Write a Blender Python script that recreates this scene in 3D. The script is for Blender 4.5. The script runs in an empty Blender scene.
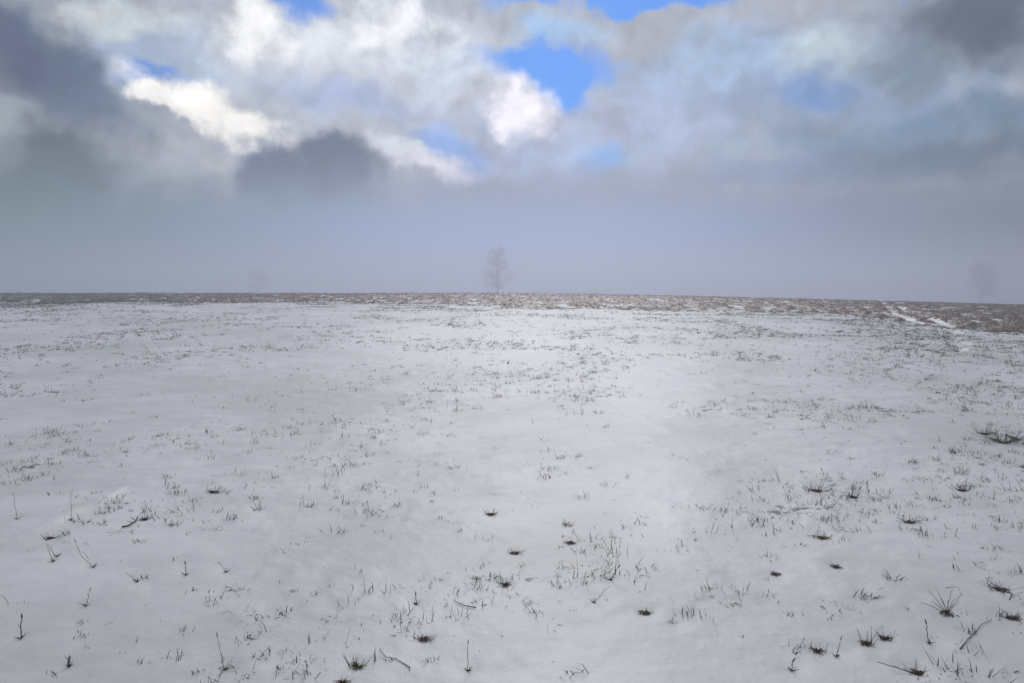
import bpy, math, random
import numpy as np
from mathutils import Vector

random.seed(7)
R = math.radians
S = bpy.context.scene
C = S.collection

# ------------------------------------------------------------------ camera
W_PX, H_PX, F_PX = 1024.0, 683.0, 740.0
EYE = 1.6
PITCH = math.atan(52.5 / 740.0)
cam_d = bpy.data.cameras.new("camera")
cam = bpy.data.objects.new("camera", cam_d)
C.objects.link(cam)
cam_d.sensor_width = 36.0
cam_d.lens = F_PX / W_PX * 36.0
cam_d.clip_start = 0.05
cam_d.clip_end = 5000.0
cam.location = (0, 0, EYE)
cam.rotation_euler = (math.pi / 2 - PITCH, 0, 0)
S.camera = cam

# ------------------------------------------------------------------ light
SUN_EL, SUN_AZ = 34.0, 4.0            # degrees, azimuth from +Y to the right
sun_d = bpy.data.lights.new("sun", "SUN")
sun_d.energy = 1.05
sun_d.angle = R(24)
sun_d.color = (1.0, 0.95, 0.90)
sun = bpy.data.objects.new("sun", sun_d)
C.objects.link(sun)
sd = Vector((math.sin(R(SUN_AZ)) * math.cos(R(SUN_EL)), math.cos(R(SUN_AZ)) * math.cos(R(SUN_EL)), math.sin(R(SUN_EL))))
sun.rotation_euler = sd.to_track_quat('Z', 'Y').to_euler()

S.view_settings.view_transform = 'Standard'
S.view_settings.look = 'None'
S.view_settings.exposure = 0.0
S.view_settings.gamma = 1.0
S.view_settings.use_curve_mapping = False
try:
    S.cycles.use_denoising = True
    S.cycles.volume_bounces = 2
    S.cycles.max_bounces = 6
    S.cycles.sample_clamp_indirect = 4.0
except Exception:
    pass

RHO = 0.0059                    # haze density per metre
HAZE_TOP = 15.2                 # metres above the eye
HAZE_MID, HAZE_SIDE = (0.39, 0.425, 0.50), (0.28, 0.315, 0.375)   # what the air adds where it is thick (used to set the cloud tones behind it)


def lin(c):
    c = c / 255.0
    return c / 12.92 if c <= 0.04045 else ((c + 0.055) / 1.055) ** 2.4


def pix_dir(px, py):
    v = Vector(((px - W_PX / 2) / F_PX, -(py - H_PX / 2) / F_PX, -1.0))
    v.rotate(cam.rotation_euler)
    return v.normalized()


def azel(px, py):
    d = pix_dir(px, py)
    return math.degrees(math.atan2(d.x, d.y)), math.degrees(math.asin(d.z))


def behind_haze(rgb, el, az=0.0):
    """the tone a cloud has before the air in front of it is added"""
    e = max(el, 1.2)
    w = min(abs(az) / 36.0, 1.0) ** 1.5
    HAZE_RAD = [a + (b - a) * w for a, b in zip(HAZE_MID, HAZE_SIDE)]
    T = max(math.exp(-RHO * HAZE_TOP / math.sin(R(e))), 0.22)
    return [max((lin(c) - (1 - T) * h) / T, 0.35 * lin(c)) for c, h in zip(rgb, HAZE_RAD)]


# ------------------------------------------------------------------ sky: Nishita air with procedural clouds in azimuth and elevation
world = bpy.data.worlds.new("World")
S.world = world
world.use_nodes = True
nt = world.node_tree
N, L = nt.nodes, nt.links
N.clear()
STR = 0.1


def nd(t, **kw):
    n = N.new(t)
    for k, v in kw.items():
        setattr(n, k, v)
    return n


def put(sock, v):
    if hasattr(v, 'is_output') or isinstance(v, bpy.types.NodeSocket):
        L.new(v, sock)
    else:
        sock.default_value = v


def M(op, a, b=None, c=None, clamp=False):
    n = nd('ShaderNodeMath', operation=op, use_clamp=clamp)
    put(n.inputs[0], a)
    if b is not None: put(n.inputs[1], b)
    if c is not None: put(n.inputs[2], c)
    return n.outputs[0]


def VM(op, a, b=None, s=None):
    n = nd('ShaderNodeVectorMath', operation=op)
    put(n.inputs[0], a)
    if b is not None: put(n.inputs[1], b)
    if s is not None: put(n.inputs['Scale'], s)
    return n


def mixc(f, a, b):
    n = nd('ShaderNodeMix', data_type='RGBA')
    put(n.inputs[0], f); put(n.inputs[6], a); put(n.inputs[7], b)
    return n.outputs[2]


def sstep(v, a, b, lo=0.0, hi=1.0):
    n = nd('ShaderNodeMapRange', interpolation_type='SMOOTHSTEP')
    put(n.inputs[0], v)
    n.inputs[1].default_value = a; n.inputs[2].default_value = b
    n.inputs[3].default_value = lo; n.inputs[4].default_value = hi
    return n.outputs[0]


def noise(vec, scale, detail, rough=0.5, lac=2.0):
    n = nd('ShaderNodeTexNoise', noise_dimensions='3D')
    put(n.inputs['Vector'], vec)
    n.inputs['Scale'].default_value = scale
    n.inputs['Detail'].default_value = detail
    n.inputs['Roughness'].default_value = rough
    n.inputs['Lacunarity'].default_value = lac
    return n


tc = nd('ShaderNodeTexCoord').outputs['Generated']
dirn = VM('NORMALIZE', tc).outputs[0]
sep = nd('ShaderNodeSeparateXYZ'); L.new(dirn, sep.inputs[0])
az = M('MULTIPLY', M('ARCTAN2', sep.outputs[0], sep.outputs[1]), 57.29578)
el = M('MULTIPLY', M('ARCSINE', sep.outputs[2]), 57.29578)
cmb = nd('ShaderNodeCombineXYZ'); L.new(az, cmb.inputs[0]); L.new(el, cmb.inputs[1])
P0 = cmb.outputs[0]
n1 = noise(P0, 0.16, 2.0, 0.5)
n2 = noise(P0, 0.55, 5.0, 0.55)
w1 = VM('SCALE', VM('SUBTRACT', n1.outputs['Color'], (0.5, 0.5, 0.5)).outputs[0], s=4.0).outputs[0]
w2 = VM('SCALE', VM('SUBTRACT', n2.outputs['Color'], (0.5, 0.5, 0.5)).outputs[0], s=2.2).outputs[0]
P1 = VM('ADD', VM('ADD', P0, w1).outputs[0], w2).outputs[0]
P1 = VM('MULTIPLY', P1, (1, 1, 0)).outputs[0]
fb = noise(P0, 0.30, 7.0, 0.56).outputs['Fac']         # soft billows
fbc = M('SUBTRACT', fb, 0.5)
Pup = VM('ADD', P1, (-0.35, 0.9, 0)).outputs[0]
h0 = noise(P1, 0.22, 4.5, 0.5).outputs['Fac']
h1 = noise(Pup, 0.22, 4.5, 0.5).outputs['Fac']
relief = M('MULTIPLY_ADD', M('SUBTRACT', h0, h1), 1.35, 1.0)     # billow tops catch the light
relief = M('ADD', relief, M('MULTIPLY', fbc, 0.25))

sky = nd('ShaderNodeTexSky', sky_type='NISHITA')
sky.sun_disc = False
sky.sun_elevation = R(SUN_EL)
sky.sun_rotation = R(SUN_AZ)
sky.air_density = 1.0; sky.dust_density = 0.2; sky.ozone_density = 3.0
blue = VM('MULTIPLY', sky.outputs[0], (0.0, 0.42, 1.02)).outputs[0]


def emis(rgb_lin):
    return (rgb_lin[0] / STR, rgb_lin[1] / STR, rgb_lin[2] / STR, 1.0)


# the broken cloud layer over the whole sky
big = noise(VM('MULTIPLY', dirn, (1, 1, 1.6)).outputs[0], 2.2, 6.0, 0.55).outputs['Fac']
tone = sstep(big, 0.30, 0.72)
layer = mixc(tone, emis([lin(132), lin(138), lin(150)]), emis([lin(182), lin(187), lin(196)]))
cover = sstep(big, 0.26, 0.36, 0.55, 1.0)
col = mixc(cover, blue, layer)
cloudy = cover

BL = []   # (px, py, rx, ry, rot_deg, rgb or 'blue', opacity, softness, ragged)


def blob(px, py, rx, ry, rot, rgb, op=0.9, soft=0.9, rag=0.5):
    global col, cloudy
    a0, e0 = azel(px, py)
    # degrees per pixel here
    a1, _ = azel(px + 5, py); _, e1 = azel(px, py - 5)
    kx, ky = abs(a1 - a0) / 5, abs(e1 - e0) / 5
    mp = nd('ShaderNodeMapping', vector_type='TEXTURE')
    L.new(P1, mp.inputs[0])
    mp.inputs['Location'].default_value = (a0, e0, 0)
    mp.inputs['Rotation'].default_value = (0, 0, R(-rot))
    mp.inputs['Scale'].default_value = (rx * kx, ry * ky, 1)
    ln = VM('LENGTH', mp.outputs[0]).outputs['Value']
    m = M('MULTIPLY_ADD', fbc, rag * 2.0, M('SUBTRACT', 1.0, ln))
    f = sstep(m, 0.0, soft, 0.0, op)
    c = blue if rgb == 'blue' else emis(behind_haze(rgb, e0, a0))
    col = mixc(f, col, c)
    t_ = 0.0 if rgb == 'blue' else 1.0
    cloudy = M('ADD', M('MULTIPLY', cloudy, M('SUBTRACT', 1.0, f)), M('MULTIPLY', f, t_))



# pale layer tones
blob(350, 60, 330, 120, 0, (196, 203, 214), 0.85, 1.0, 0.6)
blob(800, 90, 300, 110, 0, (145, 163, 194), 0.9, 1.0, 0.5)
blob(900, 140, 260, 66, 0, (122, 141, 162), 0.9, 0.9, 0.5)
blob(560, 150, 200, 60, 0, (168, 179, 206), 0.85, 0.9, 0.5)
blob(150, 50, 100, 60, 0, (165, 182, 208), 0.8, 0.9, 0.6)
# blue openings
blob(546, 62, 92, 38, 4, 'blue', 1.0, 0.6, 0.5)
blob(566, 84, 34, 38, 0, 'blue', 1.0, 0.6, 0.4)
blob(620, -6, 130, 24, 3, 'blue', 1.0, 0.5, 0.4)
blob(296, -2, 52, 26, 0, 'blue', 0.95, 0.7, 0.4)
blob(155, 74, 42, 20, 0, 'blue', 0.75, 0.7, 0.5)
blob(448, 150, 60, 26, 20, (132, 168, 228), 0.7, 0.8, 0.4)
blob(602, 158, 38, 22, 0, (140, 176, 226), 0.85, 0.7, 0.4)
blob(815, 100, 62, 26, 0, (104, 138, 184), 0.75, 0.9, 0.4)

# bright clouds
blob(330, 28, 150, 56, 0, (216, 220, 227), 0.9, 0.9, 0.9)
blob(250, 35, 52, 34, 0, (240, 240, 240), 0.85, 0.8, 0.9)
blob(385, 22, 66, 34, 0, (232, 234, 238), 0.8, 0.8, 0.9)
blob(455, 75, 60, 50, 0, (208, 216, 232), 0.8, 0.9, 0.7)
blob(120, 14, 110, 26, -5, (205, 213, 216), 0.8, 0.8, 0.7)
blob(552, 24, 84, 17, 2, (150, 182, 220), 0.85, 0.9, 0.6)
blob(545, -8, 74, 18, 0, 'blue', 0.95, 0.8, 0.4)
blob(520, 112, 46, 42, 0, (236, 233, 242), 1.0, 0.7, 0.6)
blob(640, 100, 60, 50, 0, (164, 177, 206), 0.7, 0.9, 0.6)
blob(820, 48, 72, 40, 0, (186, 202, 210), 0.85, 0.9, 0.6)
blob(720, 62, 90, 44, 0, (156, 180, 210), 0.8, 0.9, 0.7)
blob(660, 130, 110, 34, 0, (170, 180, 208), 0.7, 0.9, 0.7)

blob(400, 152, 60, 20, 22, (214, 220, 228), 0.8, 0.8, 0.6)
blob(425, 168, 62, 22, 10, (214, 212, 224), 0.85, 0.8, 0.6)
# shaded undersides
blob(350, 96, 130, 30, 8, (160, 174, 208), 0.8, 0.9, 0.6)
blob(185, 160, 125, 44, 16, (176, 180, 188), 0.8, 0.8, 0.6)
blob(222, 158, 50, 14, 10, (200, 200, 198), 0.6, 0.9, 0.6)
# dark near clouds
blob(165, 150, 110, 46, 20, (168, 174, 182), 0.85, 0.9, 0.5)
blob(222, 112, 100, 30, 18, (244, 242, 238), 1.0, 0.6, 0.8)
blob(165, 98, 44, 16, 10, (246, 244, 240), 0.9, 0.6, 0.6)
blob(68, 74, 138, 46, 42, (108, 122, 142), 0.95, 0.6, 0.45)
blob(150, 115, 70, 22, 40, (150, 160, 172), 0.6, 1.0, 0.5)
blob(5, 45, 120, 60, 20, (84, 98, 122), 0.9, 0.9, 0.4)
blob(10, 110, 70, 22, 0, (160, 170, 176), 0.6, 0.9, 0.5)
blob(60, 165, 84, 66, 10, (98, 113, 124), 0.95, 0.6, 0.4)
blob(0, 185, 120, 40, 0, (104, 118, 128), 0.7, 0.9, 0.4)
blob(985, 26, 150, 64, 0, (82, 102, 116), 0.95, 0.9, 0.5)
blob(900, 62, 90, 34, 0, (116, 132, 144), 0.85, 0.9, 0.5)
blob(1000, 110, 110, 34, 0, (108, 130, 150), 0.7, 0.9, 0.5)
blob(270, 172, 42, 34, 0, (96, 116, 150), 0.9, 0.55, 0.5)
blob(345, 168, 54, 48, 0, (84, 106, 142), 1.0, 0.65, 0.55)
blob(312, 184, 88, 44, 0, (86, 108, 144), 0.95, 0.7, 0.4)
blob(940, 160, 210, 30, -3, (110, 127, 146), 0.85, 0.7, 0.35)
blob(760, 176, 90, 22, 0, (140, 152, 178), 0.75, 0.7, 0.4)

blob(298, -4, 46, 26, 0, 'blue', 0.9, 0.7, 0.4)
blob(545, -8, 84, 18, 0, 'blue', 0.9, 0.8, 0.4)
blob(640, -10, 110, 26, 3, 'blue', 0.9, 0.6, 0.4)
blob(915, -4, 22, 10, 0, 'blue', 0.3, 0.8, 0.4)

# the fog bank along the horizon, with a ragged top
azn = sstep(az, -36.0, -2.0)
azr = sstep(az, 6.0, 37.0)


def bank_col(rl, rc, rr, e):
    a = mixc(azn, emis(behind_haze(rl, e, -32)), emis(behind_haze(rc, e)))
    return mixc(azr, a, emis(behind_haze(rr, e, 32)))


bank_hi = bank_col((118, 132, 140), (148, 159, 180), (112, 128, 140), 8.0)
bank_lo = bank_col((136, 149, 158), (161, 171, 195), (118, 135, 142), 3.5)
bank = mixc(sstep(el, 8.5, 3.0), bank_hi, bank_lo)
eln = M('MULTIPLY_ADD', fbc, 4.5, el)
bank_f = sstep(eln, 10.4, 4.6)
rel = M('MULTIPLY_ADD', M('SUBTRACT', relief, 1.0), cloudy, 1.0)
col = VM('SCALE', col, s=rel).outputs[0]
# behind the camera the bank is thinner and paler, and it is hidden below the horizon
col = mixc(bank_f, col, bank)

bg = nd('ShaderNodeBackground')
L.new(col, bg.inputs[0])
bg.inputs[1].default_value = STR
L.new(bg.outputs[0], nd('ShaderNodeOutputWorld').inputs[0])

# ------------------------------------------------------------------ terrain maths
PERM = np.random.RandomState(11).rand(256, 256).astype(np.float32)


def vnoise(x, y):
    xi = np.floor(x).astype(np.int64); yi = np.floor(y).astype(np.int64)
    fx = x - xi; fy = y - yi
    fx = fx * fx * (3 - 2 * fx); fy = fy * fy * (3 - 2 * fy)
    a = PERM[xi & 255, yi & 255]; b = PERM[(xi + 1) & 255, yi & 255]
    c = PERM[xi & 255, (yi + 1) & 255]; d = PERM[(xi + 1) & 255, (yi + 1) & 255]
    return (a * (1 - fx) + b * fx) * (1 - fy) + (c * (1 - fx) + d * fx) * fy


def fbm(x, y, s, oct=4, gain=0.5):
    t = 0.0; a = 1.0; n = 0.0
    for i in range(oct):
        t = t + a * vnoise(x * s + 17.3 * i, y * s - 9.1 * i); n += a
        a *= gain; s *= 2.03
    return t / n


def macro(x, y):
    x = np.asarray(x, float); y = np.asarray(y, float)
    yc = np.clip(y, -60, 76)
    z = 0.045 * yc - 0.0004 * yc * yc
    sl = 0.045 - 0.0008 * 76
    yf = np.clip(y - 76, 0, 260)
    z = z + sl * yf
    yb = np.clip(-60 - y, 0, 300)
    z = z - 0.02 * yb
    xr = np.clip(x, 0, 75)
    z = z - 0.027 * (np.sqrt(xr * xr + 64) - 8) * np.clip(y / 20.0, 0, 1)
    return z


def gp(px, py):
    """where the line of sight through a photo point meets the ground"""
    d = pix_dir(px, py)
    t0, t = 1.0, 1.0
    while t < 140:
        p = cam.location + d * t
        if p.z < float(macro(p.x, p.y)):
            break
        t0 = t; t *= 1.02
    for _ in range(30):
        m = 0.5 * (t0 + t)
        p = cam.location + d * m
        if p.z < float(macro(p.x, p.y)): t = m
        else: t0 = m
    p = cam.location + d * t
    return p.x, p.y


def to_px(x, y, z=None):
    if z is None: z = macro(x, y)
    cp, sp = math.cos(PITCH), math.sin(PITCH)
    dz = z - EYE
    dep = y * cp - dz * sp
    up = y * sp + dz * cp
    dep = np.maximum(dep, 0.01)
    return W_PX / 2 + F_PX * x / dep, H_PX / 2 - F_PX * up / dep


def seg_dist(x, y, pts):
    """distance to a polyline and the share of the way along it"""
    best = np.full(np.shape(x), 1e9); par = np.zeros(np.shape(x))
    n = len(pts) - 1
    for i in range(n):
        ax, ay = pts[i]; bx, by = pts[i + 1]
        dx, dy = bx - ax, by - ay
        t = np.clip(((x - ax) * dx + (y - ay) * dy) / (dx * dx + dy * dy + 1e-9), 0, 1)
        d = np.hypot(x - ax - t * dx, y - ay - t * dy)
        m = d < best
        best = np.where(m, d, best); par = np.where(m, (i + t) / n, par)
    return best, par


def ss(v, a, b):
    t = np.clip((v - a) / (b - a), 0, 1)
    return t * t * (3 - 2 * t)


BORDER = [gp(*p) for p in [(-200, 306), (0, 305), (150, 301.5), (340, 302.5), (512, 305.5), (600, 307), (680, 309.5), (780, 312), (850, 316), (905, 322), (960, 328), (1024, 334), (1150, 345)]]
BORDER.sort()
BX = np.array([b[0] for b in BORDER]); BY = np.array([b[1] for b in BORDER])
RUTS = [[gp(*p) for p in q] for q in (
    [(880, 299.5), (884, 303), (889, 309), (899, 314), (914, 320), (924, 325)],
    [(892, 300.5), (896, 304), (907, 309.5), (925, 314.5), (948, 323), (956, 337), (962, 353)])]
RIDGE = [gp(*p) for p in [(-40, 560), (12, 543), (62, 519), (110, 496), (172, 468), (200, 458)]]
PATCHES = [(588, 368, 34, 16, 1.0), (580, 400, 24, 14, .8), (555, 465, 18, 12, .8), (1004, 438, 34, 10, 1.5), (930, 343, 50, 18, .9),
           (880, 365, 50, 14, .6), (20, 304, 60, 8, .8)]


# the snow has sunk a little round the stems of the single plants
HOLLOWS = [gp(*p) for p in [(144, 519), (17, 518), (71, 520), (174, 526), (53, 563), (57, 557), (93, 567), (50, 538), (69, 668), (21, 640), (86, 608), (226, 571), (214, 493), (257, 509), (224, 668), (186, 575), (138, 584), (515, 551), (424, 637), (343, 681), (357, 665), (505, 583), (610, 578), (594, 600), (645, 610), (491, 513), (568, 523), (570, 541), (468, 668), (416, 602), (866, 643), (886, 638), (918, 671), (918, 672), (1003, 590), (1012, 617), (929, 642), (823, 537), (816, 492), (853, 497), (909, 524), (962, 492), (893, 581), (836, 567), (776, 573), (871, 597), (836, 653), (818, 648), (792, 667), (1003, 442), (985, 434), (947, 613)]]


def stubble(x, y):
    """0 on the snow field, 1 in the brown stubble"""
    by = np.interp(x, BX, BY)
    wob = (fbm(x, y, 0.12, 4) - 0.5) * 10 + (fbm(x + 50, y, 0.6, 3) - 0.5) * 4
    f = ss(y + wob - by, -2.5, 3.0)
    return f


def patch(x, y):
    return fbm(x * 1.5 + 3, y * .6, 1.9, 5, .68)


def rutmask(x, y):
    m = np.zeros(np.shape(x))
    for r in RUTS:
        d, _ = seg_dist(x, y, r)
        m = np.maximum(m, (1 - ss(d + (fbm(x, y, 1.5, 3) - .5) * .35, 0.04, 0.18)) * ss(fbm(x, y * .5, .8, 3), .38, .56))
    return m


def height(x, y):
    x = np.asarray(x, float); y = np.asarray(y, float)
    z = macro(x, y)
    r = np.hypot(x, y)
    z = z + (fbm(x, y, 0.35, 3) - 0.5) * 0.07 * np.clip(r / 6, 0.3, 1)
    z = z + (fbm(x + 31, y * 1.4, 1.7, 4) - 0.5) * 0.022
    z = z + np.maximum(fbm(x - 11, y + 5, 4.5, 3) - 0.52, 0) * 0.03
    st = stubble(x, y)
    cl = fbm(x * 0.8, y, 2.2, 3)
    z = z + st * (1 - rutmask(x, y)) * (np.maximum(cl - 0.42, 0) * 0.15 + np.maximum(patch(x, y) - .45, 0) * 0.32)
    z = z - st * 0.10 - rutmask(x, y) * 0.05
    for hx, hy in HOLLOWS:
        q = ((x - hx) ** 2 + (y - hy) ** 2)
        z = z - 0.008 * np.exp(-q / 0.0022) + 0.0012 * np.exp(-(np.sqrt(q) - 0.11) ** 2 / 0.0012)
    d, t = seg_dist(x, y, RIDGE)
    br = ss(fbm(x + 7, y, 2.2, 2), 0.5, 0.62)
    z = z + np.exp(-(d / 0.05) ** 2) * 0.022 * br - np.exp(-((d - 0.14) / 0.07) ** 2) * 0.008
    return z


# ------------------------------------------------------------------ materials
def new_mat(name):
    m = bpy.data.materials.new(name); m.use_nodes = True
    t = m.node_tree
    return m, t, t.nodes['Principled BSDF']


def use(t):
    global nt, N, L
    nt, N, L = t, t.nodes, t.links


snow_m, t, bs = new_mat("snow_and_soil")
use(t)
g = nd('ShaderNodeNewGeometry').outputs['Position']
ca = nd('ShaderNodeAttribute', attribute_name='bare').outputs['Fac']
hue = nd('ShaderNodeAttribute', attribute_name='straw').outputs['Fac']
nf = noise(g, 1.7, 7, 0.66).outputs['Fac']
nf2 = noise(g, 11.0, 4, 0.6).outputs['Fac']
nm = M('ADD', M('MULTIPLY', nf, 0.65), M('MULTIPLY', nf2, 0.35))
mask = sstep(M('ADD', nm, M('MULTIPLY', ca, 0.34)), 0.67, 0.72)
# snow: clean, slightly blue and slightly warm grey patches where it is thin
nt1 = noise(g, 0.55, 5, 0.55).outputs['Fac']
nt2 = noise(VM('MULTIPLY', g, (1, 1.6, 1)).outputs[0], 2.6, 5, 0.6).outputs['Fac']
sn = mixc(sstep(nt1, 0.35, 0.65), (0.70, 0.705, 0.70, 1), (0.89, 0.87, 0.885, 1))
sn = mixc(sstep(nt2, 0.42, 0.70, 0.0, 0.35), sn, (0.58, 0.585, 0.56, 1))
thick = nd('ShaderNodeAttribute', attribute_name='pale_snow').outputs['Fac']  # weight of the paler lilac snow colour
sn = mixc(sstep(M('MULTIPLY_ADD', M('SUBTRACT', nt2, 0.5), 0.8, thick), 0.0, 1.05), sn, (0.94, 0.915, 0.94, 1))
so = mixc(sstep(nf2, 0.3, 0.7), (0.055, 0.020, 0.005, 1), (0.24, 0.105, 0.030, 1))
so2 = mixc(sstep(nf2, 0.3, 0.7), (0.045, 0.045, 0.028, 1), (0.15, 0.135, 0.08, 1))
so = mixc(hue, so2, so)
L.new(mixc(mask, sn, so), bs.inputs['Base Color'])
bs.inputs['Roughness'].default_value = 0.5
bs.inputs['Specular IOR Level'].default_value = 0.5
bp = nd('ShaderNodeBump'); bp.inputs['Strength'].default_value = 0.6; bp.inputs['Distance'].default_value = 0.02
hb = M('ADD', M('MULTIPLY', noise(g, 16, 4, 0.55).outputs['Fac'], 0.35), M('ADD', nf, M('MULTIPLY', mask, -0.4)))
L.new(hb, bp.inputs['Height']); L.new(bp.outputs[0], bs.inputs['Normal'])

grass_m, t, bs = new_mat("dry_grass")
use(t)
vc = nd('ShaderNodeAttribute', attribute_name='tint').outputs['Color']
gn = noise(nd('ShaderNodeNewGeometry').outputs['Position'], 60, 2).outputs['Fac']
hs = nd('ShaderNodeHueSaturation'); L.new(vc, hs.inputs['Color']); L.new(M('MULTIPLY_ADD', gn, 0.8, 0.6), hs.inputs['Value'])
L.new(hs.outputs[0], bs.inputs['Base Color'])
bs.inputs['Roughness'].default_value = 0.8
bs.inputs['Specular IOR Level'].default_value = 0.2

bark_m, t, bs = new_mat("bark")
use(t)
gn = noise(nd('ShaderNodeNewGeometry').outputs['Position'], 8, 4).outputs['Fac']
L.new(mixc(gn, (0.03, 0.025, 0.02, 1), (0.10, 0.085, 0.07, 1)), bs.inputs['Base Color'])
bs.inputs['Roughness'].default_value = 0.9

haze_m = bpy.data.materials.new("haze"); haze_m.use_nodes = True
use(haze_m.node_tree); N.clear()
pv = nd('ShaderNodeVolumePrincipled')
pv.inputs['Color'].default_value = (0.775, 0.83, 0.955, 1)
pv.inputs['Density'].default_value = RHO
pv.inputs['Anisotropy'].default_value = 0.68
L.new(pv.outputs[0], nd('ShaderNodeOutputMaterial').inputs['Volume'])


# ------------------------------------------------------------------ mesh helpers
def mesh_obj(name, co, quads, tris, mat, parent=None, attrs=None, smooth=False, tint=None):
    me = bpy.data.meshes.new(name)
    co = np.asarray(co, np.float32).reshape(-1, 3)
    quads = np.asarray(quads, np.int32).reshape(-1, 4); tris = np.asarray(tris, np.int32).reshape(-1, 3)
    me.vertices.add(len(co)); me.vertices.foreach_set('co', co.ravel())
    nl = quads.size + tris.size
    me.loops.add(nl); me.loops.foreach_set('vertex_index', np.concatenate([quads.ravel(), tris.ravel()]))
    me.polygons.add(len(quads) + len(tris))
    st = np.concatenate([np.arange(len(quads)) * 4, quads.size + np.arange(len(tris)) * 3]).astype(np.int32)
    me.polygons.foreach_set('loop_start', st)
    me.update(calc_edges=True)
    if smooth: me.polygons.foreach_set('use_smooth', np.ones(len(me.polygons), bool))
    for k, v in (attrs or {}).items():
        a = me.attributes.new(k, 'FLOAT', 'POINT'); a.data.foreach_set('value', np.asarray(v, np.float32))
    if tint is not None:
        a = me.attributes.new('tint', 'FLOAT_COLOR', 'POINT')
        tt = np.ones((len(co), 4), np.float32); tt[:, :3] = tint
        a.data.foreach_set('color', tt.ravel())
    me.materials.append(mat)
    o = bpy.data.objects.new(name, me); C.objects.link(o)
    if parent: o.parent = parent
    return o


class Tubes:
    """many thin tapering round stems in one mesh"""
    def __init__(s): s.v = []; s.q = []; s.t = []; s.c = []; s.n = 0

    def add(s, pts, r0, r1, col, k=4):
        pts = np.asarray(pts, float); n = len(pts)
        d = np.gradient(pts, axis=0); d /= np.linalg.norm(d, axis=1)[:, None] + 1e-9
        up = np.array([0.31, 0.17, 0.93]); u = np.cross(d, up); u /= np.linalg.norm(u, axis=1)[:, None] + 1e-9
        w = np.cross(d, u)
        rr = np.linspace(r0, r1, n)[:, None, None]
        a = np.arange(k) * 2 * np.pi / k
        ring = pts[:, None] + rr * (u[:, None] * np.cos(a)[None, :, None] + w[:, None] * np.sin(a)[None, :, None])
        s.v.append(ring.reshape(-1, 3))
        b = s.n
        i = np.arange(n - 1)[:, None] * k; j = np.arange(k)[None]; j2 = (j + 1) % k
        s.q.append(np.stack([b + i + j, b + i + j2, b + i + k + j2, b + i + k + j], -1).reshape(-1, 4))
        e = b + (n - 1) * k
        s.t.append(np.array([[e, e + m, e + m + 1] for m in range(1, k - 1)] + [[b, b + m + 1, b + m] for m in range(1, k - 1)]))
        s.c.append(np.repeat(np.asarray(col, float)[None], n * k, 0)); s.n += n * k

    def build(s, name, mat, parent=None):
        return mesh_obj(name, np.concatenate(s.v), np.concatenate(s.q), np.concatenate(s.t), mat, parent, smooth=True, tint=np.concatenate(s.c))


# ------------------------------------------------------------------ ground
def make_ground():
    rs = [0.0, 0.5]
    while rs[-1] < 620:
        r = rs[-1]
        gth = 0.006 if r < 18 else (0.0042 if r < 75 else (0.012 if r < 110 else 0.05))
        rs.append(r * (1 + gth))
    rs = np.array(rs[1:])
    an = np.concatenate([np.arange(-180, -52, 2.5), np.arange(-52, 52, 0.13), np.arange(52, 180, 2.5)])
    an = np.radians(an)
    A, Rr = np.meshgrid(an, rs)
    X = (Rr * np.sin(A)).ravel(); Y = (Rr * np.cos(A)).ravel()
    Z = height(X, Y)
    bare = stubble(X, Y)
    px, py = to_px(X, Y)
    for (cx, cy, rx, ry, w) in PATCHES:
        bare = np.maximum(bare, 0.55 * w * np.exp(-((px - cx) / rx) ** 2 - ((py - cy) / ry) ** 2) * (Y > 1))
    r = np.hypot(X, Y)
    near = np.clip((Y - 14) / 14, 0, 1) * 0.16
    bare = bare * (0.15 + 1.25 * ss(patch(X, Y), .415, .515))
    bare = bare * (0.75 + 0.5 * (fbm(X, Y * 1.0, 0.25, 3) - .5)) + near - 0.1
    bare = bare * (1 - rutmask(X, Y)) - rutmask(X, Y)
    bare = np.maximum(bare, 0.22 * ss(fbm(X * .8, Y, 0.9, 4), .50, .66) * (1 - rutmask(X, Y)))
    pale_snow = np.zeros_like(X)  # snow colour turns paler and more lilac inside these soft ellipses
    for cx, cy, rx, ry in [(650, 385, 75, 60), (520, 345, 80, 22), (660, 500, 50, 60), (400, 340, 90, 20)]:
        pale_snow = np.maximum(pale_snow, np.exp(-((px - cx) / rx) ** 2 - ((py - cy) / ry) ** 2) * (Y > 1))
    straw = ss(px, 60, 360) * (1 - 0.35 * ss(px, 900, 980)) * stubble(X, Y)
    n = len(an)
    i = np.arange(len(rs) - 1)[:, None] * n; j = np.arange(n)[None]; j2 = (j + 1) % n
    q = np.stack([i + j, i + n + j, i + n + j2, i + j2], -1).reshape(-1, 4)
    # close the middle
    X = np.append(X, 0); Y = np.append(Y, 0); Z = np.append(Z, height(0, 0))
    c = len(X) - 1
    tr = np.array([[c, k, (k + 1) % n] for k in range(n)])[:, [0, 2, 1]]
    bare = np.append(bare, 0); straw = np.append(straw, 0); pale_snow = np.append(pale_snow, 0)
    q = q[:, ::-1]
    o = mesh_obj('snowy_field', np.stack([X, Y, Z], 1), q, tr[:, ::-1] if False else tr, snow_m, attrs={'bare': bare, 'straw': straw, 'pale_snow': pale_snow}, smooth=True)
    o['kind'] = 'structure'
    o['label'] = 'open field under thin patchy snow rising to a near crest'
    o['category'] = 'field'
    return o


ground = make_ground()
me = ground.data
# make sure the sheet faces up
if me.polygons[1000].normal.z < 0:
    me.flip_normals()

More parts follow.
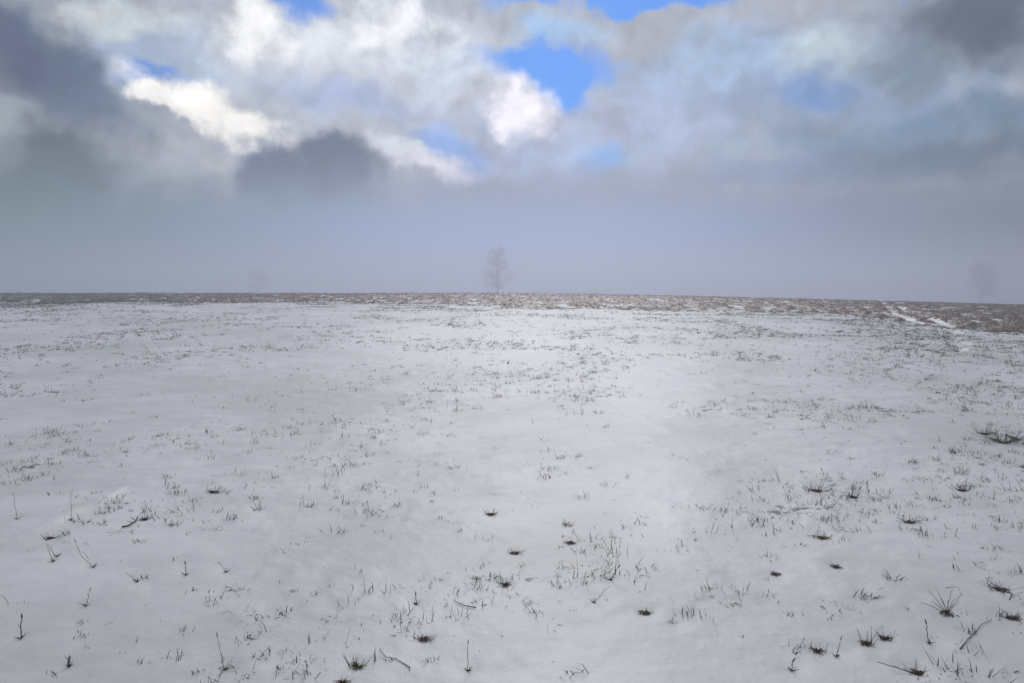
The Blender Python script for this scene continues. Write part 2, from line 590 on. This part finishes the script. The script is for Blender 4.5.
# ------------------------------------------------------------------ haze
top = EYE + HAZE_TOP
lo = float(min(macro(0, 620), macro(0, -620), macro(620, 600))) - 1.5
hv = [(x, y, z) for z in (lo, top) for (x, y) in ((-700, -700), (700, -700), (700, 700), (-700, 700))]
hz = mesh_obj('haze', hv, [(3, 2, 1, 0), (4, 5, 6, 7), (0, 1, 5, 4), (1, 2, 6, 5), (2, 3, 7, 6), (3, 0, 4, 7)], [], haze_m)
hz['kind'] = 'stuff'; hz['label'] = 'thin grey blue winter mist over the whole field'; hz['category'] = 'haze'

# ------------------------------------------------------------------ trees beyond the crest
def make_tree(name, loc, H, spread, seed, label, trunks=1, lean=0.0, group=None, low=0.22, twig_r=.0095):
    rng = random.Random(seed)
    root = bpy.data.objects.new(name, None); C.objects.link(root)
    x, y = loc
    root.location = (x, y, float(height(x, y)) - 0.15)
    root['label'] = label; root['category'] = 'tree'
    if group: root['group'] = group
    tr = Tubes(); cr = Tubes()

    def grow(p, d, ln, r, lvl):
        n = 6 if lvl < 2 else 4
        pts = [np.array(p, float)]
        d = np.array(d, float)
        for i in range(n - 1):
            d = d + np.array([rng.gauss(0, .13), rng.gauss(0, .13), rng.gauss(0.03, .08)]) * (0.5 if lvl == 0 else 1)
            d /= np.linalg.norm(d)
            pts.append(pts[-1] + d * ln / (n - 1))
        r1 = r * (0.35 if lvl < 4 else 0.5)
        (tr if lvl == 0 else cr).add(pts, r, r1, (1, 1, 1), 8 if lvl == 0 else (5 if lvl < 3 else 3))
        if lvl >= 5: return
        nb = (20, 7, 6, 5, 4)[lvl]
        for b in range(nb):
            t = (low + (1 - low) * (b + rng.random()) / nb) if lvl == 0 else rng.uniform(.25, 1)
            f = t * (n - 1); i = min(int(f), n - 2)
            q = pts[i] + (pts[i + 1] - pts[i]) * (f - i)
            ph = b * 2.4 + rng.random() * 1.5
            ax = pts[i + 1] - pts[i]; ax /= np.linalg.norm(ax)
            s1 = np.cross(ax, [0.1, 0.3, 1.0] if abs(ax[2]) < .9 else [1, 0, 0]); s1 /= np.linalg.norm(s1)
            s2 = np.cross(ax, s1)
            an = R(rng.uniform(28, 58))
            dd = ax * math.cos(an) + (s1 * math.cos(ph) + s2 * math.sin(ph)) * math.sin(an)
            dd[2] += .12
            dd /= np.linalg.norm(dd)
            if lvl == 0: l2 = H * spread * (0.55 + 0.6 * math.sin(math.pi * min(1, t * .85 + .1))) * rng.uniform(.75, 1.15)
            else: l2 = ln * rng.uniform(.42, .7)
            grow(q, dd, l2, max(r * (0.42 if lvl == 0 else .5) * (1 - .4 * t), twig_r), lvl + 1)

    for k in range(trunks):
        off = (k - (trunks - 1) / 2) * 1.0
        grow((off, 0, 0), (lean + off * .12, 0, 1), H * rng.uniform(.86, .95) * (1 - .1 * k), H * 0.018, 0)
    a = tr.build('trunk', bark_m, root)
    b = cr.build('crown', bark_m, root)
    return root


def behind(px, dist):
    d = pix_dir(px, 300); k = dist / d.y
    return d.x * k, dist


TG = 'bare trees fading in the mist beyond the field'
make_tree('bare_tree', behind(498, 270), 18.4, .21, 3, 'bare narrow tree fading into mist beyond the crest, near the middle of the horizon', lean=.05, group=TG, low=.08)
make_tree('bare_tree', behind(983, 290), 14.6, .33, 31, 'bare wide crowned tree fading into mist at the right end of the horizon', trunks=2, group=TG, low=.04, twig_r=.006)
make_tree('bare_tree', behind(258, 430), 16.0, .3, 8, 'bare tree almost swallowed by the mist at the left of the horizon', group=TG, low=.15)

# ------------------------------------------------------------------ grass poking through the snow
OLIVE = np.array([0.054, 0.040, 0.025]); STRAW = np.array([0.26, 0.20, 0.12]); BROWN = np.array([0.17, 0.064, 0.014]); GREENISH = np.array([0.07, 0.08, 0.045])


def blades(name, bx, by, length, width, lean, azm, curve, tint, label):
    """ribbons of three sections, one per row of the arrays"""
    n = len(bx)
    bz = height(bx, by) - 0.004
    ca, sa = np.cos(azm), np.sin(azm)
    rng = np.random.RandomState(5)
    wa = rng.rand(n) * np.pi
    wx, wy = np.cos(wa) * width / 2, np.sin(wa) * width / 2
    h1 = length * .55
    l1 = lean; l2 = lean + curve
    x1 = bx + ca * np.sin(l1) * h1; y1 = by + sa * np.sin(l1) * h1; z1 = bz + np.cos(l1) * h1
    h2 = length * .45
    x2 = x1 + ca * np.sin(l2) * h2; y2 = y1 + sa * np.sin(l2) * h2; z2 = np.maximum(z1 + np.cos(l2) * h2, bz + .003)
    co = np.empty((n, 5, 3), np.float32)
    co[:, 0] = np.stack([bx - wx, by - wy, bz], 1); co[:, 1] = np.stack([bx + wx, by + wy, bz], 1)
    co[:, 2] = np.stack([x1 - wx * .8, y1 - wy * .8, z1], 1); co[:, 3] = np.stack([x1 + wx * .8, y1 + wy * .8, z1], 1)
    co[:, 4] = np.stack([x2, y2, z2], 1)
    k = np.arange(n)[:, None] * 5
    o = mesh_obj(name, co, k + np.array([[0, 1, 3, 2]]), k + np.array([[2, 3, 4]]), grass_m, tint=np.repeat(tint, 5, 0))
    o['kind'] = 'stuff'; o['label'] = label; o['category'] = 'grass'
    return o


def density(x, y):
    """tufts per square metre on the snow field, as the photo shows them"""
    px, py = to_px(x, y)
    d = 6.5 + 3.5 * ss(py, 470, 640)
    d = d + 9 * ss(px, 640, 900) * ss(py, 683, 520)
    d = d + 5 * ss(px, 700, 950)
    d = d + 1.0 * ss(py, 480, 330)
    d = d + 6 * ss(px, 760, 940) * ss(py, 440, 345)
    d = d * (1 - .8 * np.exp(-((px - 645) / 60) ** 2 - ((py - 400) / 60) ** 2))
    d = d * (1 - .6 * np.exp(-((px - 640) / 90) ** 2 - ((py - 620) / 70) ** 2))
    d = d * (1 - .4 * np.exp(-((px - 230) / 90) ** 2 - ((py - 430) / 30) ** 2))
    c = fbm(x * .8, y, 0.9, 4)
    d = d * (0.32 + 4.2 * ss(c, 0.48, 0.66))
    for (cx, cy, rx, ry, w) in PATCHES:
        d = d + 45 * w * np.exp(-((px - cx) / rx) ** 2 - ((py - cy) / ry) ** 2)
    for cx, cy, rx, ry, w in [(820, 490, 34, 14, 22), (855, 495, 26, 10, 16), (905, 522, 24, 10, 14), (330, 385, 50, 10, 8), (440, 375, 40, 10, 8),
                              (280, 410, 40, 16, 8), (225, 462, 22, 8, 10), (95, 462, 34, 12, 8), (255, 470, 20, 8, 8), (1000, 590, 22, 6, 16), (360, 662, 26, 12, 22),
                              (400, 655, 20, 6, 8), (530, 505, 26, 8, 12), (605, 580, 40, 12, 4)]:
        d = d + w * np.exp(-((px - cx) / rx) ** 2 - ((py - cy) / ry) ** 2)
    by = np.interp(x, BX, BY)
    d = d * (1 + 1.0 * ss(y - by, -7, 0))
    return (2.9 + .9 * ss(py, 440, 520)) * d * (1 - rutmask(x, y))


def scatter_near():
    rng = np.random.RandomState(21)
    A0, r0, r1 = R(50), 1.8, 40.0
    dmax = 170.0
    area = A0 * (r1 * r1 - r0 * r0)
    n = int(area * dmax)
    a = (rng.rand(n) * 2 - 1) * A0
    r = np.sqrt(rng.rand(n) * (r1 * r1 - r0 * r0) + r0 * r0)
    x = r * np.sin(a); y = r * np.cos(a)
    by = np.interp(x, BX, BY)
    k = y < by + 3
    x, y = x[k], y[k]
    k = rng.rand(len(x)) * dmax < density(x, y)
    x, y = x[k], y[k]
    n = len(x)
    kind = rng.rand(n)
    nb = np.where(kind < .62, rng.randint(3, 9, n), np.where(kind < .93, rng.randint(10, 28, n), rng.randint(1, 4, n)))
    size = np.where(kind < .62, rng.uniform(.013, .040, n), np.where(kind < .93, rng.uniform(.025, .072, n), rng.uniform(.05, .12, n)))
    spread = np.where(kind < .62, .013, np.where(kind < .93, size * .55, .006))
    dark = rng.rand(n)
    idx = np.repeat(np.arange(n), nb); m = len(idx)
    bx = x[idx] + rng.randn(m) * spread[idx]; by_ = y[idx] + rng.randn(m) * spread[idx] * .8
    ln = size[idx] * rng.uniform(.5, 1.3, m)
    tl = np.abs(rng.randn(n)) * .35; lean = np.clip(tl[idx] + np.abs(rng.randn(m)) * .7, 0, 1.5); lean = np.where(rng.rand(m) < .45, rng.uniform(1.25, 1.52, m), lean); ln = np.where(lean > 1.2, ln * .7, ln)
    tint = OLIVE[None] + (STRAW - OLIVE)[None] * (np.clip(rng.rand(m) ** 2 * .4 + dark[idx] ** 4 * .5, 0, 1))[:, None]
    tint = tint * np.array([.80, .74, .68]) * .9
    dist = np.hypot(bx, by_)
    blades('dry_grass', bx, by_, ln, rng.uniform(.0022, .0060, m) * np.where(lean > 1.2, 1.6, 1.0) * np.clip(dist / 12, .8, 1.2), lean, np.where(rng.rand(m) < .5, (rng.rand(n) * 6.283)[idx] + rng.randn(m) * .6, rng.rand(m) * 6.283), rng.uniform(-.3, 1.1, m), tint,
           'sparse dry grass blades poking through the thin snow')
    # flat dark leaf litter at the foot of some tufts
    return n, m


def scatter_far():
    rng = np.random.RandomState(22)
    A0, r0, r1 = R(48), 14.0, 95.0
    dens = 26
    n = int(A0 * (r1 * r1 - r0 * r0) * dens)
    a = (rng.rand(n) * 2 - 1) * A0
    r = np.sqrt(rng.rand(n) * (r1 * r1 - r0 * r0) + r0 * r0)
    x = r * np.sin(a); y = r * np.cos(a)
    k = (y < 82); x, y = x[k], y[k]
    p = stubble(x, y) * (0.08 + 0.92 * ss(patch(x, y), .425, .505)) * (1 - .95 * rutmask(x, y))
    k = rng.rand(len(x)) < p
    x, y = x[k], y[k]
    n = len(x)
    px, _ = to_px(x, y)
    red = ss(px, 60, 360) * (1 - .35 * ss(px, 900, 990))
    nb = rng.randint(2, 6, n); idx = np.repeat(np.arange(n), nb); m = len(idx)
    bx = x[idx] + rng.randn(m) * .05; by_ = y[idx] + rng.randn(m) * .05
    base = GREENISH[None] + (BROWN - GREENISH)[None] * red[idx][:, None]
    base = base * rng.uniform(.3, 1.2, m)[:, None]
    st = (rng.rand(m) < .28)[:, None]
    tint = np.where(st, np.array([[.36, .19, .06]]) * rng.uniform(.2, .7, m)[:, None], base)
    blades('field_stubble', bx, by_, rng.uniform(.02, .075, m), rng.uniform(.008, .024, m), np.abs(rng.randn(m)) * .6, rng.rand(m) * 6.283,
           rng.uniform(0, .6, m), tint, 'brown crop stubble and soil clods along the crest of the field')
    return n, m


print('near', scatter_near())
print('far', scatter_far())

# ------------------------------------------------------------------ single tufts, weeds and twigs one can point to
def thing(name, px, py, label, cat, group=None):
    x, y = gp(px, py)
    o = bpy.data.objects.new(name, None); C.objects.link(o)
    o.location = (x, y, float(height(x, y)))
    o['label'] = label; o['category'] = cat
    if group: o['group'] = group
    d = math.sqrt(x * x + y * y + EYE * EYE)
    return o, d / F_PX, x, y         # metres per photo pixel there


def shade(rng, k):
    return OLIVE * .8 + (STRAW - OLIVE) * max(0, min(1, k + rng.uniform(-.1, .15)))


def stem(tb, rng, base, lean, ln, thick, col, bend=.25, n=6):
    """lean: (sideways, away) tangents"""
    p = np.array(base, float); d = np.array([lean[0], lean[1], 1.0]); d /= np.linalg.norm(d)
    pts = [p]
    for i in range(n - 1):
        d = d + np.array([rng.uniform(-1, 1), rng.uniform(-1, 1), rng.uniform(-.8, .4)]) * bend / n * 1.6
        d /= np.linalg.norm(d)
        pts.append(pts[-1] + d * ln / (n - 1))
    tb.add(pts, thick, thick * .4, col)
    return pts


def mat_of_leaves(o, rng, w, dark=True):
    """a flattened dark clump of dead leaves: many short lying blades"""
    tb = Tubes()
    for i in range(int(22 + w * 60)):
        a = rng.uniform(0, 6.28); rr = rng.random() ** .55
        bx, by = math.cos(a) * rr * w / 2, math.sin(a) * rr * w / 2.2
        a2 = rng.uniform(0, 6.28); l = rng.uniform(.012, .035)
        z = .002 + rng.random() * .010 * (1 - rr)
        tb.add([(bx, by, z), (bx + math.cos(a2) * l * .5, by + math.sin(a2) * l * .5, z + .006), (bx + math.cos(a2) * l, by + math.sin(a2) * l, z)],
               .0022, .0008, OLIVE * np.array([1.25, 1.0, .85]) * rng.uniform(1.0, 3.2))
    return tb.build('leaf_mat', grass_m, o)


def tuft(px, py, w, h, nst, label, mat=True, up=1.0, straw=.15, seed=None):
    rng = random.Random(int(px * 7 + py))
    o, k, x, y = thing('grass_tuft', px, py, label, 'grass tuft', 'dry grass tufts in the snow')
    tb = Tubes()
    for i in range(nst):
        s = rng.uniform(-1, 1)
        bx = s * w * k * .28; by = rng.uniform(-.5, .5) * w * k * .35
        ln = h * k * rng.uniform(.35, 1.0)
        stem(tb, rng, (bx, by, -.004), (s * w / max(h, 6) * .5 + rng.uniform(-.25, .25), rng.uniform(-.5, .5)), ln, .0009 + rng.random() * .0008, shade(rng, straw), .35)
    for i in range(nst):
        a = rng.uniform(0, 6.28)
        stem(tb, rng, (math.cos(a) * .01, math.sin(a) * .01, 0), (math.cos(a) * 2.2, math.sin(a) * 2.2), w * k * rng.uniform(.15, .42), .0011, shade(rng, straw), .4, 5)
    tb.build('blades', grass_m, o)
    if mat: mat_of_leaves(o, rng, w * k * .24)
    return o


def stalk(px, py, dx, dy, label, thick=.0013, kink=None, head=True, straw=.05):
    """one stiff weed stalk whose tip stands dx, dy photo pixels from its foot"""
    rng = random.Random(int(px * 3 + py))
    o, k, x, y = thing('weed_stalk', px, py, label, 'weed stalk', 'single weed stalks in the snow')
    tb = Tubes()
    tip = np.array([dx * k, (0.0 if dy < 0 else -.02), abs(dy) * k if dy < 0 else .01])
    if dy > 0: tip[1] = -dy * k * 2.0
    n = 7; pts = []
    for i in range(n):
        t = i / (n - 1)
        p = tip * t
        if kink: p = p + np.array([kink * k * math.sin(math.pi * t), 0, kink * k * .3 * math.sin(math.pi * t)])
        pts.append(p + np.array([rng.gauss(0, .0015), rng.gauss(0, .002), 0]))
    tb.add(pts, thick, thick * .55, shade(rng, straw), 5)
    for j in range(2):
        t = rng.uniform(.45, .8); q = pts[int(t * (n - 1))]
        stem(tb, rng, q, (rng.uniform(-1, 1), rng.uniform(-.5, .5)), .018, thick * .4, shade(rng, straw), .4, 4)
    tb.build('stem', grass_m, o)
    if head:
        hb_ = Tubes(); d = pts[-1] - pts[-2]; d = d / np.linalg.norm(d)
        e = pts[-1]
        hb_.add([e - d * .003, e + d * .004, e + d * .011, e + d * .015], thick * 1.5, thick * .7, shade(rng, 0), 6)
        hb_.build('seed_head', grass_m, o)
    fb_ = Tubes()
    for j in range(9):
        a = rng.uniform(0, 6.28)
        stem(fb_, rng, (0, 0, 0), (math.cos(a) * 1.6, math.sin(a) * 1.6), rng.uniform(.012, .035), .0016, shade(rng, 0), .4, 4)
    fb_.build('foot_leaves', grass_m, o)
    return o


def twig(px, py, path, thick, label, forks=()):
    """a fallen twig lying on the snow, path in photo pixels from its first point"""
    rng = random.Random(int(px + py))
    o, k, x, y = thing('fallen_twig', px, py, label, 'twig', 'fallen twigs and broken stalks')
    P = []
    for (a, b) in path:
        gx, gy = gp(px + a, py + b)
        P.append(np.array([gx - x, gy - y, float(height(gx, gy)) - o.location.z + thick * 1.2 + rng.uniform(0, .004)]))
    tb = Tubes(); tb.add(P, thick, thick * .5, OLIVE * .5, 6)
    tb.build('shoot', bark_m, o)
    for j in range(3):
        fk = Tubes()
        q = P[rng.randrange(1, len(P))]
        stem(fk, rng, q, (rng.uniform(-1.5, 1.5), rng.uniform(-1, 1)), thick * rng.uniform(4, 9), thick * .45, OLIVE * .5, .4, 4)
        fk.build('side_shoot', bark_m, o)
    return o


twig(122, 529, [(0, 0), (6, -1), (11, -4), (14, -7), (16, -11)], .0052, 'dark curved twig lying like a hook on the snow at lower left')
tuft(144, 519, 16, 8, 10, 'small dark tuft just behind the tip of the hooked twig')
stalk(17, 518, -2, -20, 'upright thin stalk near the left edge, highest of the lone stalks there')
stalk(71, 520, 1, -22, 'straight stalk standing beside a short bright snow ridge')
tuft(174, 526, 18, 10, 12, 'rounded grey tuft a little right of the hooked twig', mat=False)
stalk(53, 563, -4, -13, 'left arm of a crossed pair of stalks at lower left', head=False)
stalk(57, 557, -8, -11, 'leaning stalk that crosses over its neighbour at lower left', head=False)
stalk(93, 567, -14, -22, 'bent stalk leaning left with a knot near its tip', kink=-2)
tuft(50, 538, 16, 7, 10, 'flat dark tuft between two stalks near the left edge')
stalk(69, 668, 0, -9, 'short stubby post like stalk in the lower left corner', thick=.0045, head=False)
stalk(21, 640, 1, -17, 'stout dark stalk at the left edge near the bottom', thick=.0026)
stalk(86, 608, 4, -13, 'thin stalk rising out of a small clump at lower left')
stalk(226, 571, -5, -8, 'short hooked stalk with dark foot in the left foreground')
tuft(214, 493, 22, 10, 14, 'spiky tuft in the left middle ground, wider than tall')
tuft(257, 509, 18, 16, 7, 'open tuft with one tall blade above lying blades', mat=False)
stalk(224, 668, -5, -30, 'tall pale wispy stalk near the bottom left', thick=.0014, straw=.4)
stalk(186, 575, 0, -10, 'short notched stalk alone in the left foreground', thick=.0021)
stalk(138, 584, -10, -9, 'thin stalk leaning left over bare snow', head=False)
tuft(515, 551, 26, 5, 8, 'flat black tuft lying wide in the centre foreground')
tuft(424, 637, 24, 14, 12, 'dark based tuft with upright blades at bottom centre left')
tuft(343, 681, 20, 9, 10, 'black clump cut by the bottom edge of the picture')
tuft(357, 665, 22, 18, 14, 'tall loose tuft with several dark layers near the bottom edge')
twig(410, 667, [(0, 0), (-7, -5), (-14, -9), (-24, -10), (-30, -18)], .002, 'long broken stalk lying jointed on the snow near the bottom centre')
twig(476, 608, [(0, 0), (-8, -1), (-16, -4), (-22, -7)], .0028, 'dark straight twig lying in the centre foreground')
tuft(505, 583, 16, 10, 8, 'small forked tuft below the flat black one')
stalk(610, 578, 8, -13, 'slanting stalk with dark foot right of centre', thick=.0021)
stalk(594, 600, 14, -16, 'long thin stalk leaning right over bare snow right of centre', straw=.25, head=False)
tuft(645, 610, 18, 8, 10, 'black based tuft on bare snow right of centre')
tuft(491, 513, 20, 9, 10, 'low tuft with side blades in the centre middle ground')
tuft(568, 523, 14, 9, 16, 'small round bristly tuft right of centre', mat=False)
tuft(570, 541, 20, 4, 8, 'two lobed flat tuft below the round bristly one')
stalk(468, 668, 0, -26, 'upright hair thin stalk with a dark mark halfway near the bottom centre', thick=.0014, straw=.35)
stalk(416, 602, 0, -10, 'short thick stalk left of the lying twig', thick=.0021)


def fan_weed():
    rng = random.Random(99)
    o, k, x, y = thing('dried_weed', 947, 613, 'fan shaped dried weed with many spread stems at lower right', 'weed')
    for (dx, h) in [(-17, 22), (-13, 12), (-9, 22), (-5, 14), (0, 13), (3, 22), (6, 14), (10, 12), (12, 18), (-22, 11)]:
        tb = Tubes(); pts = []
        for i in range(7):
            t = i / 6
            pts.append(np.array([dx * k * t ** 1.1, rng.gauss(0, .004), h * k * (t - .12 * t * t) * 1.08]))
        tb.add(pts, .0015, .0008, OLIVE * 1.1, 4)
        tb.build('stem', grass_m, o)
    hb_ = Tubes()
    hb_.add([(-2 * k, 0, 22 * k), (4 * k, 0, 23 * k), (9 * k, .01, 22 * k), (13 * k, .01, 15 * k)], .0013, .0008, OLIVE, 4)
    hb_.build('bent_tip', grass_m, o)
    mat_of_leaves(o, rng, 14 * k)


fan_weed()
twig(960, 652, [(0, 0), (8, -9), (14, -17), (22, -26), (31, -31)], .0022, 'long jointed stalk pointing up to the right in the lower right corner')
tuft(866, 643, 20, 20, 9, 'tuft with a solid black foot and one tall blade at lower right')
tuft(886, 638, 14, 14, 10, 'upright tuft right of the solid black footed one')
tuft(918, 671, 24, 14, 7, 'tuft with long arms reaching left at the bottom right')
stalk(918, 672, -42 * .8, -11, 'long stalk leaning far left from the bottom right tuft', thick=.0022, head=False)
tuft(1003, 590, 34, 8, 16, 'wide black mat of grass at the right edge')
tuft(1012, 617, 22, 9, 12, 'dark tuft at the right edge below the wide mat')
stalk(929, 642, -3, -17, 'brownish double stalk left of the long jointed stalk', thick=.0021, straw=.2)
tuft(823, 537, 26, 8, 14, 'brown tuft trailing to the right in the right foreground')
tuft(816, 492, 34, 14, 22, 'dense dark tuft, thickest of its cluster at right')
tuft(853, 497, 22, 14, 14, 'upright blades right of the dense dark tuft')
tuft(909, 524, 26, 10, 16, 'bushy tuft with several stalks at right')
tuft(962, 492, 26, 14, 9, 'loose tuft with crossing blades at right')
tuft(893, 581, 30, 8, 10, 'long low tuft of lying blades at right', mat=False)
tuft(836, 567, 20, 3, 6, 'thin black streak of lying grass at right')
tuft(776, 573, 12, 6, 8, 'small black spot of grass right of centre')
tuft(871, 597, 26, 8, 9, 'sprawling tuft above the solid black footed one', mat=False)
stalk(836, 653, 4, -15, 'thin leaning stalk at the bottom right of centre', straw=.15)
tuft(818, 648, 18, 10, 6, 'small tuft with a long blade leaning left, bottom right of centre')
stalk(792, 667, 0, -9, 'short stalk alone near the bottom edge right of centre', thick=.0021)
tuft(1003, 442, 52, 16, 60, 'thick brown clump of grass at the right edge in the middle ground')
tuft(985, 434, 22, 14, 26, 'left end of the brown grass clump at the right edge, a separate upright tuft')
